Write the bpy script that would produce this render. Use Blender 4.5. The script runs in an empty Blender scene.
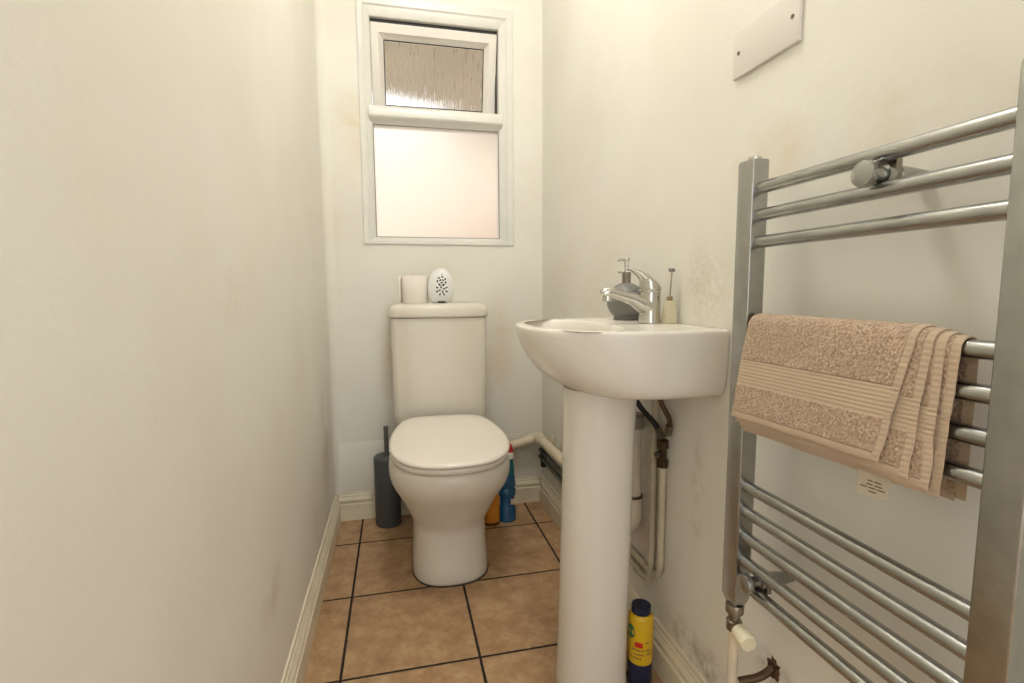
import bpy, bmesh, math, random
from mathutils import Vector, Matrix, noise
random.seed(4)
PI = math.pi
S = bpy.context.scene
COL = S.collection
X0, X1, Y1, ZC = -0.10, 0.745, 0.213, 2.42      # left wall, right wall, back wall, ceiling
YF = -2.30                                       # wall with the doorway, behind the camera

# ------------------------------------------------------------------ materials
def new_mat(name):
    m = bpy.data.materials.new(name); m.use_nodes = True
    nt = m.node_tree
    return m, nt, nt.nodes['Principled BSDF']

def N(nt, t, **kw):
    n = nt.nodes.new(t)
    for k, v in kw.items(): setattr(n, k, v)
    return n

def lin(c):
    return tuple(((v/255)/12.92 if v/255 <= .04045 else ((v/255+.055)/1.055)**2.4) for v in c) + (1,)

def mat(name, rgb, rough=.5, metal=0, bump=0, bscale=40, var=0, vscale=6, coat=0, sheen=0, bdist=.002, trans=0, ior=1.5):
    m, nt, b = new_mat(name)
    L = nt.links.new
    c = lin(rgb)
    b.inputs['Base Color'].default_value = c
    b.inputs['Roughness'].default_value = rough
    b.inputs['Metallic'].default_value = metal
    b.inputs['Coat Weight'].default_value = coat
    b.inputs['Sheen Weight'].default_value = sheen
    b.inputs['Transmission Weight'].default_value = trans
    b.inputs['IOR'].default_value = ior
    tc = N(nt, 'ShaderNodeTexCoord')
    nz = N(nt, 'ShaderNodeTexNoise'); nz.inputs['Scale'].default_value = vscale; nz.inputs['Detail'].default_value = 5
    L(tc.outputs['Object'], nz.inputs['Vector'])
    mx = N(nt, 'ShaderNodeMix', data_type='RGBA')
    mx.inputs['A'].default_value = c
    mx.inputs['B'].default_value = tuple(v*(1-var) for v in c[:3]) + (1,)
    mr = N(nt, 'ShaderNodeMapRange'); mr.inputs['From Min'].default_value = .4; mr.inputs['From Max'].default_value = .7
    L(nz.outputs['Fac'], mr.inputs['Value']); L(mr.outputs['Result'], mx.inputs['Factor']); L(mx.outputs['Result'], b.inputs['Base Color'])
    if bump:
        n2 = N(nt, 'ShaderNodeTexNoise'); n2.inputs['Scale'].default_value = bscale; n2.inputs['Detail'].default_value = 4
        L(tc.outputs['Object'], n2.inputs['Vector'])
        bp = N(nt, 'ShaderNodeBump'); bp.inputs['Strength'].default_value = bump; bp.inputs['Distance'].default_value = bdist
        L(n2.outputs['Fac'], bp.inputs['Height']); L(bp.outputs['Normal'], b.inputs['Normal'])
    return m

def wall_mat(name, rgb, spots):
    """painted plaster with damp stains and scuffs; spots = (centre, radii, colour, strength, noise scale)"""
    m, nt, b = new_mat(name); L = nt.links.new
    b.inputs['Roughness'].default_value = .55
    b.inputs['Specular IOR Level'].default_value = .35
    geo = N(nt, 'ShaderNodeTexCoord')
    P = geo.outputs['Object']
    nz = N(nt, 'ShaderNodeTexNoise'); nz.inputs['Scale'].default_value = 3.0; nz.inputs['Detail'].default_value = 6
    L(P, nz.inputs['Vector'])
    mx = N(nt, 'ShaderNodeMix', data_type='RGBA')
    c = lin(rgb)
    mx.inputs['A'].default_value = c
    mx.inputs['B'].default_value = (c[0]*.96, c[1]*.95, c[2]*.925, 1)
    mr = N(nt, 'ShaderNodeMapRange'); mr.inputs['From Min'].default_value = .4; mr.inputs['From Max'].default_value = .65
    L(nz.outputs['Fac'], mr.inputs['Value']); L(mr.outputs['Result'], mx.inputs['Factor'])
    cur = mx.outputs['Result']
    for (ce, ra, col, st, ns) in spots:
        sb = N(nt, 'ShaderNodeVectorMath', operation='SUBTRACT'); L(P, sb.inputs[0]); sb.inputs[1].default_value = ce
        dv = N(nt, 'ShaderNodeVectorMath', operation='DIVIDE'); L(sb.outputs[0], dv.inputs[0]); dv.inputs[1].default_value = ra
        ln = N(nt, 'ShaderNodeVectorMath', operation='LENGTH'); L(dv.outputs[0], ln.inputs[0])
        m1 = N(nt, 'ShaderNodeMapRange', interpolation_type='SMOOTHSTEP')
        m1.inputs['From Min'].default_value = 1; m1.inputs['From Max'].default_value = 0
        L(ln.outputs['Value'], m1.inputs['Value'])
        n2 = N(nt, 'ShaderNodeTexNoise'); n2.inputs['Scale'].default_value = ns; n2.inputs['Detail'].default_value = 6; n2.inputs['Roughness'].default_value = .65
        L(P, n2.inputs['Vector'])
        m2 = N(nt, 'ShaderNodeMapRange'); m2.inputs['From Min'].default_value = .38; m2.inputs['From Max'].default_value = .68
        L(n2.outputs['Fac'], m2.inputs['Value'])
        mu = N(nt, 'ShaderNodeMath', operation='MULTIPLY'); L(m1.outputs['Result'], mu.inputs[0]); L(m2.outputs['Result'], mu.inputs[1])
        mv = N(nt, 'ShaderNodeMath', operation='MULTIPLY'); L(mu.outputs[0], mv.inputs[0]); mv.inputs[1].default_value = st
        mm = N(nt, 'ShaderNodeMix', data_type='RGBA'); L(mv.outputs[0], mm.inputs['Factor']); L(cur, mm.inputs['A']); mm.inputs['B'].default_value = lin(col)
        cur = mm.outputs['Result']
    L(cur, b.inputs['Base Color'])
    n3 = N(nt, 'ShaderNodeTexNoise'); n3.inputs['Scale'].default_value = 9; n3.inputs['Detail'].default_value = 7; n3.inputs['Roughness'].default_value = .6
    L(P, n3.inputs['Vector'])
    bp = N(nt, 'ShaderNodeBump'); bp.inputs['Strength'].default_value = .35; bp.inputs['Distance'].default_value = .006
    L(n3.outputs['Fac'], bp.inputs['Height']); L(bp.outputs['Normal'], b.inputs['Normal'])
    return m

def tile_mat():
    m, nt, b = new_mat('floor_tiles'); L = nt.links.new
    tc = N(nt, 'ShaderNodeTexCoord'); P = tc.outputs['Object']
    sx = N(nt, 'ShaderNodeSeparateXYZ'); L(P, sx.inputs[0])
    def edge(o):
        d = N(nt, 'ShaderNodeMath', operation='DIVIDE'); L(o, d.inputs[0]); d.inputs[1].default_value = .33
        a = N(nt, 'ShaderNodeMath', operation='ADD'); L(d.outputs[0], a.inputs[0]); a.inputs[1].default_value = 20.5
        f = N(nt, 'ShaderNodeMath', operation='FRACT'); L(a.outputs[0], f.inputs[0])
        s = N(nt, 'ShaderNodeMath', operation='SUBTRACT'); L(f.outputs[0], s.inputs[0]); s.inputs[1].default_value = .5
        ab = N(nt, 'ShaderNodeMath', operation='ABSOLUTE'); L(s.outputs[0], ab.inputs[0])
        fl = N(nt, 'ShaderNodeMath', operation='FLOOR'); L(a.outputs[0], fl.inputs[0])
        return ab.outputs[0]
    def cell(o):
        d = N(nt, 'ShaderNodeMath', operation='DIVIDE'); L(o, d.inputs[0]); d.inputs[1].default_value = .33
        fl = N(nt, 'ShaderNodeMath', operation='FLOOR'); L(d.outputs[0], fl.inputs[0]); return fl.outputs[0]
    mn = N(nt, 'ShaderNodeMath', operation='MINIMUM'); L(edge(sx.outputs[0]), mn.inputs[0]); L(edge(sx.outputs[1]), mn.inputs[1])
    wob = N(nt, 'ShaderNodeTexNoise'); wob.inputs['Scale'].default_value = 60; L(P, wob.inputs['Vector'])
    wm = N(nt, 'ShaderNodeMath', operation='MULTIPLY_ADD'); L(wob.outputs['Fac'], wm.inputs[0]); wm.inputs[1].default_value = .006; L(mn.outputs[0], wm.inputs[2])
    gr = N(nt, 'ShaderNodeMapRange'); gr.inputs['From Min'].default_value = .0112; gr.inputs['From Max'].default_value = .0155
    L(wm.outputs[0], gr.inputs['Value'])
    # stone colouring
    cv = N(nt, 'ShaderNodeCombineXYZ'); L(cell(sx.outputs[0]), cv.inputs[0]); L(cell(sx.outputs[1]), cv.inputs[1])
    wn = N(nt, 'ShaderNodeTexWhiteNoise', noise_dimensions='3D'); L(cv.outputs[0], wn.inputs['Vector'])
    ad = N(nt, 'ShaderNodeVectorMath', operation='MULTIPLY_ADD'); L(wn.outputs['Color'], ad.inputs[0]); ad.inputs[1].default_value = (7, 7, 7); L(P, ad.inputs[2])
    n1 = N(nt, 'ShaderNodeTexNoise'); n1.inputs['Scale'].default_value = 17; n1.inputs['Detail'].default_value = 9; n1.inputs['Roughness'].default_value = .74
    n1.inputs['Distortion'].default_value = .12
    L(ad.outputs[0], n1.inputs['Vector'])
    cr = N(nt, 'ShaderNodeValToRGB'); e = cr.color_ramp.elements
    e[0].position = .30; e[0].color = lin((146, 112, 78)); e[1].position = .72; e[1].color = lin((202, 172, 134))
    k = cr.color_ramp.elements.new(.5); k.color = lin((178, 142, 104))
    L(n1.outputs['Fac'], cr.inputs[0])
    n2 = N(nt, 'ShaderNodeTexNoise'); n2.inputs['Scale'].default_value = 70; n2.inputs['Detail'].default_value = 3; L(ad.outputs[0], n2.inputs['Vector'])
    r2 = N(nt, 'ShaderNodeMapRange'); r2.inputs['From Min'].default_value = .55; r2.inputs['From Max'].default_value = .75; r2.inputs['To Max'].default_value = .45
    L(n2.outputs['Fac'], r2.inputs['Value'])
    m1 = N(nt, 'ShaderNodeMix', data_type='RGBA'); L(r2.outputs[0], m1.inputs['Factor']); L(cr.outputs[0], m1.inputs['A']); m1.inputs['B'].default_value = lin((165, 118, 78))
    m2 = N(nt, 'ShaderNodeMix', data_type='RGBA'); L(gr.outputs[0], m2.inputs['Factor']); m2.inputs['A'].default_value = lin((36, 26, 20)); L(m1.outputs['Result'], m2.inputs['B'])
    L(m2.outputs['Result'], b.inputs['Base Color'])
    rr = N(nt, 'ShaderNodeMapRange'); rr.inputs['To Min'].default_value = .9; rr.inputs['To Max'].default_value = .38; L(gr.outputs[0], rr.inputs['Value']); L(rr.outputs[0], b.inputs['Roughness'])
    ht = N(nt, 'ShaderNodeMath', operation='MULTIPLY_ADD'); L(n1.outputs['Fac'], ht.inputs[0]); ht.inputs[1].default_value = .12; L(gr.outputs[0], ht.inputs[2])
    bp = N(nt, 'ShaderNodeBump'); bp.inputs['Strength'].default_value = .6; bp.inputs['Distance'].default_value = .003
    L(ht.outputs[0], bp.inputs['Height']); L(bp.outputs['Normal'], b.inputs['Normal'])
    return m

def towel_mat():
    m, nt, b = new_mat('beige_terry'); L = nt.links.new
    tc = N(nt, 'ShaderNodeTexCoord'); uv = tc.outputs['UV']; P = tc.outputs['Object']
    s = N(nt, 'ShaderNodeSeparateXYZ'); L(uv, s.inputs[0])     # u: distance from the fold edge (m), v: distance from the hem (m)
    def band(o, a, c, soft=.002):
        p = N(nt, 'ShaderNodeMapRange', interpolation_type='SMOOTHSTEP'); p.inputs['From Min'].default_value = a; p.inputs['From Max'].default_value = a+soft; L(o, p.inputs['Value'])
        q = N(nt, 'ShaderNodeMapRange', interpolation_type='SMOOTHSTEP'); q.inputs['From Min'].default_value = c+soft; q.inputs['From Max'].default_value = c; L(o, q.inputs['Value'])
        k = N(nt, 'ShaderNodeMath', operation='MULTIPLY'); L(p.outputs[0], k.inputs[0]); L(q.outputs[0], k.inputs[1]); return k.outputs[0]
    hem = band(s.outputs[1], -1, .009); woven = band(s.outputs[1], .050, .088); side = band(s.outputs[0], -1, .007)
    mx1 = N(nt, 'ShaderNodeMath', operation='MAXIMUM'); L(hem, mx1.inputs[0]); L(woven, mx1.inputs[1])
    mx2 = N(nt, 'ShaderNodeMath', operation='MAXIMUM'); L(mx1.outputs[0], mx2.inputs[0]); L(side, mx2.inputs[1])
    n1 = N(nt, 'ShaderNodeTexNoise'); n1.inputs['Scale'].default_value = 300; n1.inputs['Detail'].default_value = 3; L(P, n1.inputs['Vector'])
    n0 = N(nt, 'ShaderNodeTexNoise'); n0.inputs['Scale'].default_value = 45; n0.inputs['Detail'].default_value = 4; L(P, n0.inputs['Vector'])
    cr = N(nt, 'ShaderNodeValToRGB'); e = cr.color_ramp.elements
    e[0].position = .33; e[0].color = lin((160, 132, 106)); e[1].position = .66; e[1].color = lin((212, 187, 161)); L(n1.outputs['Fac'], cr.inputs[0])
    mA = N(nt, 'ShaderNodeMix', data_type='RGBA'); mr = N(nt, 'ShaderNodeMapRange'); mr.inputs['From Min'].default_value = .45; mr.inputs['From Max'].default_value = .62; mr.inputs['To Max'].default_value = .35
    L(n0.outputs['Fac'], mr.inputs['Value']); L(mr.outputs[0], mA.inputs['Factor']); L(cr.outputs[0], mA.inputs['A']); mA.inputs['B'].default_value = lin((172, 144, 117))
    mB = N(nt, 'ShaderNodeMix', data_type='RGBA'); L(mx2.outputs[0], mB.inputs['Factor']); L(mA.outputs['Result'], mB.inputs['A']); mB.inputs['B'].default_value = lin((196, 173, 147))
    L(mB.outputs['Result'], b.inputs['Base Color'])
    b.inputs['Roughness'].default_value = .95; b.inputs['Sheen Weight'].default_value = .25; b.inputs['Specular IOR Level'].default_value = .1
    # ribs of the woven band run along the towel, stitches across the hems
    w = N(nt, 'ShaderNodeMath', operation='MULTIPLY'); L(s.outputs[1], w.inputs[0]); w.inputs[1].default_value = 2*PI/.0050
    sn = N(nt, 'ShaderNodeMath', operation='SINE'); L(w.outputs[0], sn.inputs[0])
    ws = N(nt, 'ShaderNodeMath', operation='MULTIPLY'); L(s.outputs[1], ws.inputs[0]); ws.inputs[1].default_value = 2*PI/.0065
    ss = N(nt, 'ShaderNodeMath', operation='SINE'); L(ws.outputs[0], ss.inputs[0])
    rib = N(nt, 'ShaderNodeMath', operation='MULTIPLY'); L(sn.outputs[0], rib.inputs[0]); L(woven, rib.inputs[1])
    sid = N(nt, 'ShaderNodeMath', operation='MULTIPLY'); L(ss.outputs[0], sid.inputs[0]); L(side, sid.inputs[1])
    rs = N(nt, 'ShaderNodeMath', operation='ADD'); L(rib.outputs[0], rs.inputs[0]); L(sid.outputs[0], rs.inputs[1])
    r3 = N(nt, 'ShaderNodeMath', operation='MULTIPLY'); L(rs.outputs[0], r3.inputs[0]); r3.inputs[1].default_value = .12
    inv = N(nt, 'ShaderNodeMath', operation='SUBTRACT'); inv.inputs[0].default_value = 1; L(mx2.outputs[0], inv.inputs[1])
    t1 = N(nt, 'ShaderNodeMath', operation='MULTIPLY'); L(n1.outputs['Fac'], t1.inputs[0]); L(inv.outputs[0], t1.inputs[1])
    t2 = N(nt, 'ShaderNodeMath', operation='MULTIPLY_ADD'); L(t1.outputs[0], t2.inputs[0]); t2.inputs[1].default_value = 2.2; L(r3.outputs[0], t2.inputs[2])
    bp = N(nt, 'ShaderNodeBump'); bp.inputs['Strength'].default_value = .8; bp.inputs['Distance'].default_value = .0022
    L(t2.outputs[0], bp.inputs['Height']); L(bp.outputs['Normal'], b.inputs['Normal'])
    return m

def obscure_glass(name, rough, reeds):
    m, nt, b = new_mat(name); L = nt.links.new
    b.inputs['Base Color'].default_value = (.97, .97, .96, 1); b.inputs['Roughness'].default_value = rough
    b.inputs['Transmission Weight'].default_value = 1; b.inputs['IOR'].default_value = 1.45
    if reeds:
        tc = N(nt, 'ShaderNodeTexCoord'); mp = N(nt, 'ShaderNodeMapping'); L(tc.outputs['Object'], mp.inputs[0]); mp.inputs['Scale'].default_value = (150, 1, 13)
        n1 = N(nt, 'ShaderNodeTexNoise'); n1.inputs['Scale'].default_value = 1; n1.inputs['Detail'].default_value = 2; n1.inputs['Distortion'].default_value = .6
        L(mp.outputs[0], n1.inputs['Vector'])
        bp = N(nt, 'ShaderNodeBump'); bp.inputs['Strength'].default_value = .9; bp.inputs['Distance'].default_value = .006
        L(n1.outputs['Fac'], bp.inputs['Height']); L(bp.outputs['Normal'], b.inputs['Normal'])
    return m

WALLC = (237, 234, 224)
M_left = wall_mat('paint_left', WALLC, [
    ((X0, .00, .40), (.2, .20, .36), (186, 150, 88), .6, 3), ((X0, -.25, .22), (.2, .35, .2), (206, 182, 140), .35, 5),
    ((X0, -.95, .90), (.2, .08, .07), (196, 188, 160), .4, 6), ((X0, -.80, .32), (.2, .12, .08), (180, 156, 116), .45, 9)])
M_back = wall_mat('paint_back', WALLC, [
    ((.02, Y1, 1.52), (.10, .2, .28), (214, 194, 144), .65, 5), ((-.09, Y1, 1.2), (.07, .2, .5), (214, 202, 166), .4, 6),
    ((.56, Y1, .62), (.10, .2, .38), (214, 178, 126), .6, 4), ((.11, Y1, .62), (.05, .2, .25), (206, 175, 122), .5, 6),
    ((.62, Y1, .23), (.12, .2, .12), (184, 178, 158), .6, 14), ((.605, Y1, .21), (.03, .2, .03), (196, 120, 110), .5, 30)])
M_right = wall_mat('paint_right', WALLC, [
    ((X1, -.93, .90), (.2, .13, .12), (186, 158, 106), .35, 70), ((X1, -.90, .93), (.2, .06, .13), (160, 134, 92), .3, 110),
    ((X1, -1.08, 1.12), (.2, .13, .08), (218, 192, 136), .6, 9), ((X1, -1.33, 1.10), (.2, .16, .12), (214, 192, 146), .4, 8),
    ((X1, -.92, .48), (.2, .035, .22), (160, 116, 80), .4, 30), ((X1, -.95, .14), (.2, .22, .07), (118, 98, 70), .7, 34),
    ((X1, -.70, .38), (.2, .2, .30), (214, 180, 138), .55, 6), ((X1, -.15, .22), (.2, .35, .16), (96, 96, 76), .7, 18),
    ((X1, -1.15, .27), (.2, .06, .05), (110, 66, 36), .7, 40), ((X1, -.30, .80), (.2, .2, .2), (228, 204, 168), .4, 5)])
M_ceil = mat('ceiling_paint', (238, 235, 226), .8, bump=.2, bscale=30)
M_skirt = mat('skirting_gloss', (232, 222, 196), .38, var=.14, vscale=9, bump=.15, bscale=14)
M_upvc = mat('white_upvc', (228, 226, 218), .32, var=.05, vscale=8)
M_upvc2 = mat('sash_upvc', (234, 229, 220), .3, var=.05, vscale=8)
M_ceramic = mat('ceramic', (228, 221, 206), .24, var=.03, vscale=3)
M_cer2 = mat('basin_ceramic', (232, 226, 214), .22, var=.03, vscale=3)
M_seat = mat('seat_plastic', (240, 232, 219), .2, var=.02, vscale=3)
M_floor = tile_mat()
M_rad = mat('silver_radiator', (176, 176, 172), .27, metal=1, var=.14, vscale=30, bump=.05, bscale=180)
M_chrome = mat('chrome', (205, 203, 196), .18, metal=1, var=.05)
M_dull = mat('worn_chrome', (150, 142, 128), .32, metal=1, var=.3, vscale=60)
M_black = mat('black_rubber', (34, 30, 28), .6)
M_grey = mat('grey_ceramic', (128, 126, 122), .45, var=.12, vscale=20)
M_slate = mat('slate_plastic', (76, 80, 82), .45, var=.08)
M_slate2 = mat('slate_handle', (92, 92, 90), .4)
M_wpipe = mat('white_pipe', (222, 208, 182), .4, var=.18, vscale=12)
M_cpipe = mat('painted_pipe', (204, 192, 164), .42, var=.3, vscale=14)
M_gpipe = mat('grimy_pipe', (104, 112, 96), .4, var=.5, vscale=22)
M_brass = mat('tarnished_brass', (92, 72, 54), .45, metal=.7, var=.3, vscale=50)
M_cream = mat('cream_plastic', (232, 224, 192), .4)
M_plate = mat('plate_plastic', (226, 219, 210), .35)
M_screw = mat('screw_steel', (120, 116, 108), .4, metal=1)
M_paper = mat('tissue_paper', (246, 239, 228), .95, bump=.3, bscale=120)
M_fresh = mat('freshener_plastic', (240, 240, 236), .3)
M_dark = mat('dark_green', (26, 38, 32), .6)
M_blue = mat('blue_liquid_bottle', (14, 88, 132), .15, var=.25, vscale=18, coat=.5)
M_teal = mat('teal_shoulder', (40, 118, 120), .2, var=.2)
M_red = mat('red_cap', (206, 40, 34), .35)
M_wplast = mat('white_plastic', (236, 230, 220), .35)
M_orange = mat('orange_bottle', (222, 140, 36), .3, var=.2, vscale=14)
M_yellow = mat('yellow_print', (222, 180, 30), .35, var=.08)
M_navy = mat('navy_plastic', (24, 32, 62), .3)
M_green = mat('green_print', (40, 110, 70), .4)
M_labelw = mat('label_white', (200, 187, 164), .8)
M_print = mat('label_print', (104, 90, 74), .8)
M_towel = towel_mat()
M_frost = obscure_glass('frosted_glass', .42, False)
M_reed = obscure_glass('reeded_glass', .12, True)
M_cglass = mat('clear_glass', (244, 236, 204), .12, trans=.35, ior=1.45)
M_reedstick = mat('rattan', (150, 128, 98), .8)
M_brick = mat('red_brick', (206, 112, 92), .85, var=.3, vscale=12)
M_soffit = mat('brown_soffit', (186, 174, 150), .7, var=.2, vscale=4)
M_render = mat('cream_render', (234, 220, 200), .9, var=.06, vscale=2)
M_concrete = mat('pale_concrete', (196, 190, 178), .9, var=.15, vscale=5)
M_seal = mat('dark_gasket', (46, 44, 42), .6)

# ------------------------------------------------------------------ mesh helpers
def finish(o, angle=40):
    me = o.data
    bm = bmesh.new(); bm.from_mesh(me)
    bmesh.ops.recalc_face_normals(bm, faces=bm.faces[:]); bm.to_mesh(me); bm.free()
    me.shade_smooth(); me.set_sharp_from_angle(angle=math.radians(angle))

def obj(name, bm, m, parent=None, angle=40, kind=None, label=None, recalc=True):
    me = bpy.data.meshes.new(name); bm.to_mesh(me); bm.free()
    o = bpy.data.objects.new(name, me); COL.objects.link(o)
    for mm in (m if isinstance(m, (list, tuple)) else [m]): me.materials.append(mm)
    if recalc: finish(o, angle)
    if parent:
        o.parent = parent; o.matrix_parent_inverse = Matrix.Translation(-Vector(parent.location))
    if kind: o['kind'] = kind
    if label: o['label'] = label
    return o

def thing(name, label, cat, loc, group=None):
    e = bpy.data.objects.new(name, None); COL.objects.link(e); e.location = loc; e.empty_display_size = .05
    e['label'] = label; e['category'] = cat
    if group: e['group'] = group
    return e

def tag(o, label, cat, group=None):
    o['label'] = label; o['category'] = cat
    if group: o['group'] = group
    return o

def box(bm, x0, x1, y0, y1, z0, z1, bev=0, seg=2, rot=None, mi=0):
    r = bmesh.ops.create_cube(bm, size=1)
    c = Vector(((x0+x1)/2, (y0+y1)/2, (z0+z1)/2))
    for v in r['verts']:
        v.co = Vector((v.co.x*(x1-x0), v.co.y*(y1-y0), v.co.z*(z1-z0))) + c
    if bev:
        es = list({e for v in r['verts'] for e in v.link_edges})
        bmesh.ops.bevel(bm, geom=es, offset=bev, segments=seg, affect='EDGES', profile=.5)
    return bm

def loft(bm, rings, cap0=True, cap1=True, closed=True):
    vs = [[bm.verts.new(p) for p in r] for r in rings]
    n = len(vs[0])
    for a, b in zip(vs, vs[1:]):
        for i in range(n if closed else n-1):
            j = (i+1) % n
            bm.faces.new((a[i], a[j], b[j], b[i]))
    if cap0: bm.faces.new(vs[0][::-1])
    if cap1: bm.faces.new(vs[-1])
    return vs

def lathe(bm, c, prof, n=40, axis='Z', cap=True):
    """prof: (radius, height) pairs from the base up"""
    rings = []
    for r, h in prof:
        ring = []
        for i in range(n):
            a = 2*PI*i/n
            p = (r*math.cos(a), r*math.sin(a), h)
            if axis == 'X': p = (h, p[0], p[1])
            elif axis == 'Y': p = (p[1], h, p[0])
            elif axis == '-X': p = (-h, p[0], p[1])
            elif axis == '-Y': p = (p[0], -h, p[1])
            ring.append(Vector(c)+Vector(p))
        rings.append(ring)
    loft(bm, rings, cap, cap)
    return bm

def smooth_path(pts, rad, seg=7):
    """round the corners of a polyline with arcs of radius about rad"""
    pts = [Vector(p) for p in pts]; out = [pts[0]]
    for a, b, c in zip(pts, pts[1:], pts[2:]):
        u = (a-b); v = (c-b); lu, lv = u.length, v.length
        d = min(rad, lu*.48, lv*.48); p = b+u/lu*d; q = b+v/lv*d
        for i in range(seg+1):
            t = i/seg; out.append((1-t)**2*p + 2*t*(1-t)*b + t*t*q)
    out.append(pts[-1]); return out

def tube(bm, pts, r, n=16, caps=True):
    pts = [Vector(p) for p in pts]
    rr = r if isinstance(r, (list, tuple)) else [r]*len(pts)
    t0 = (pts[1]-pts[0]).normalized()
    ref = Vector((0, 0, 1)) if abs(t0.z) < .9 else Vector((1, 0, 0))
    nrm = (ref - t0*ref.dot(t0)).normalized()
    rings = []
    for i, p in enumerate(pts):
        t = ((pts[min(i+1, len(pts)-1)]-pts[max(i-1, 0)])).normalized()
        nrm = (nrm - t*nrm.dot(t)).normalized(); bn = t.cross(nrm)
        rings.append([p + (nrm*math.cos(2*PI*k/n)+bn*math.sin(2*PI*k/n))*rr[i] for k in range(n)])
    loft(bm, rings, caps, caps)
    return bm

def sprof(bm, prof, a, b, axis):
    """sweep closed 2-D profile (u, z) along x or y from a to b; axis gives which way u points"""
    rings = []
    for t in (a, b):
        ring = []
        for u, z in prof:
            if axis == 'x+': ring.append((X0+u, t, z))
            elif axis == 'x-': ring.append((X1-u, t, z))
            else: ring.append((t, Y1-u, z))
        rings.append(ring)
    loft(bm, rings)
    return bm

def sup(t, ex):
    c, s = math.cos(t), math.sin(t)
    return math.copysign(abs(c)**(2/ex), c), math.copysign(abs(s)**(2/ex), s)

# ------------------------------------------------------------------ the room
def structure(name, bm, m, angle=30): return obj(name, bm, m, kind='structure', angle=angle)
WT = .22
bm = bmesh.new(); box(bm, X0-WT, X1+WT, YF-1.2, Y1+WT, -.12, 0); structure('floor', bm, M_floor)
bm = bmesh.new(); box(bm, X0-WT, X1+WT, YF-WT, Y1+WT, ZC, ZC+.12); structure('ceiling', bm, M_ceil)
bm = bmesh.new(); box(bm, X0-WT, X0, YF-WT, Y1+WT, 0, ZC); structure('wall_left', bm, M_left)
bm = bmesh.new(); box(bm, X1, X1+WT, YF-WT, Y1+WT, 0, ZC); structure('wall_right', bm, M_right)
# back wall with the window opening
WX0, WX1, WZ0, WZ1 = .040, .625, 1.080, 1.976
bm = bmesh.new()
for a in ((X0, WX0, 0, ZC), (WX1, X1, 0, ZC), (WX0, WX1, 0, WZ0), (WX0, WX1, WZ1, ZC)):
    box(bm, a[0], a[1], Y1, Y1+WT, a[2], a[3])
bmesh.ops.remove_doubles(bm, verts=bm.verts[:], dist=1e-5)
structure('wall_back', bm, M_back)
# low plaster ridge where the lower part of the back wall was boxed out
bm = bmesh.new(); box(bm, X0, .30, Y1-.0035, Y1, .10, .311, .002); structure('trim_1', bm, M_back)
bm = bmesh.new(); box(bm, .47, X1, Y1-.0035, Y1, .10, .300, .002); structure('trim_2', bm, M_back)
# slim boxed strip in the left corner
bm = bmesh.new()
loft(bm, [[(X0, Y1, z)]+[(X0+.035-.035*math.cos(math.radians(t)), Y1-.035+.035*math.sin(math.radians(t)), z) for t in range(0, 91, 9)] for z in (.11, ZC)])
structure('trim_3', bm, M_left, 60)
# front wall with the doorway the photographer stands in
bm = bmesh.new()
for a in ((X0, -.06, 0, ZC), (.71, X1, 0, ZC), (-.06, .71, 2.06, ZC)):
    box(bm, a[0], a[1], YF-.12, YF, a[2], a[3])
structure('wall_front', bm, M_left)

SK = [(0, 0), (.017, 0), (.017, .063), (.0105, .067), (.0105, .073), (.0155, .077), (.0155, .082), (.0085, .093), (.0085, .098), (.0055, .101), (.0045, .110), (0, .112)]
bm = bmesh.new(); sprof(bm, SK, YF, Y1, 'x+'); structure('baseboard_left', bm, M_skirt, 25)
bm = bmesh.new(); sprof(bm, SK, YF, Y1, 'x-'); structure('baseboard_right', bm, M_skirt, 25)
bm = bmesh.new(); sprof(bm, SK, X0+.012, X1-.012, 'y'); structure('baseboard_back', bm, M_skirt, 25)

# ------------------------------------------------------------------ window
def frame_ring(bm, outer, inner, prof):
    """picture-frame moulding between two rectangles; prof = (t 0..1 from outer to inner, y)"""
    def rect(t):
        return [outer[k]+(inner[k]-outer[k])*t for k in range(4)]
    rings = []
    for t, y in prof:
        a, b, c, d = rect(t)
        rings.append([(a, y, c), (b, y, c), (b, y, d), (a, y, d)])
    loft(bm, rings + [rings[0]], False, False)
win = bpy.data.objects.new('window_1', None); COL.objects.link(win); win.location = (.33, Y1, WZ0); win['kind'] = 'structure'
yf = Y1-.006
bm = bmesh.new()
LZ0, LZ1 = 1.108, 1.527          # lower glass
UZ0, UZ1 = 1.592, 1.909          # upper opening
GX0, GX1 = .086, .569
frame_ring(bm, (WX0, WX1, WZ0, WZ1), (GX0, GX1, LZ0, UZ1),
           [(0, Y1+.06), (0, yf+.003), (.06, yf), (.45, yf+.001), (.55, yf+.006), (.60, yf+.006), (.97, yf+.017), (1, yf+.020), (1, Y1+.06)])
obj('window_frame', bm, M_upvc, win, 25)
bm = bmesh.new()
tz0, tz1 = LZ1, UZ0
prof = [(yf+.020, tz0), (yf+.017, tz0+.003), (yf+.006, tz0+.017), (yf+.001, tz0+.020), (yf-.003, tz0+.026), (yf-.003, tz1-.016), (yf+.002, tz1-.004), (yf+.012, tz1), (Y1+.06, tz1), (Y1+.06, tz0)]
loft(bm, [[(x, y, z) for y, z in prof] for x in (GX0-.012, GX1+.012)])
obj('transom', bm, M_upvc, win, 25)
bm = bmesh.new(); box(bm, GX0-.002, GX1+.002, yf+.022, yf+.028, LZ0-.002, LZ1+.002); obj('pane', bm, M_frost, win)
bm = bmesh.new()
frame_ring(bm, (GX0-.002, GX1+.002, LZ0-.002, LZ1+.002), (GX0+.003, GX1-.003, LZ0+.003, LZ1-.003), [(0, yf+.020), (.7, yf+.0185), (1, yf+.0215), (0, yf+.0218)])
obj('gasket', bm, mat('grey_gasket', (150, 146, 138), .6), win)
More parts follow.
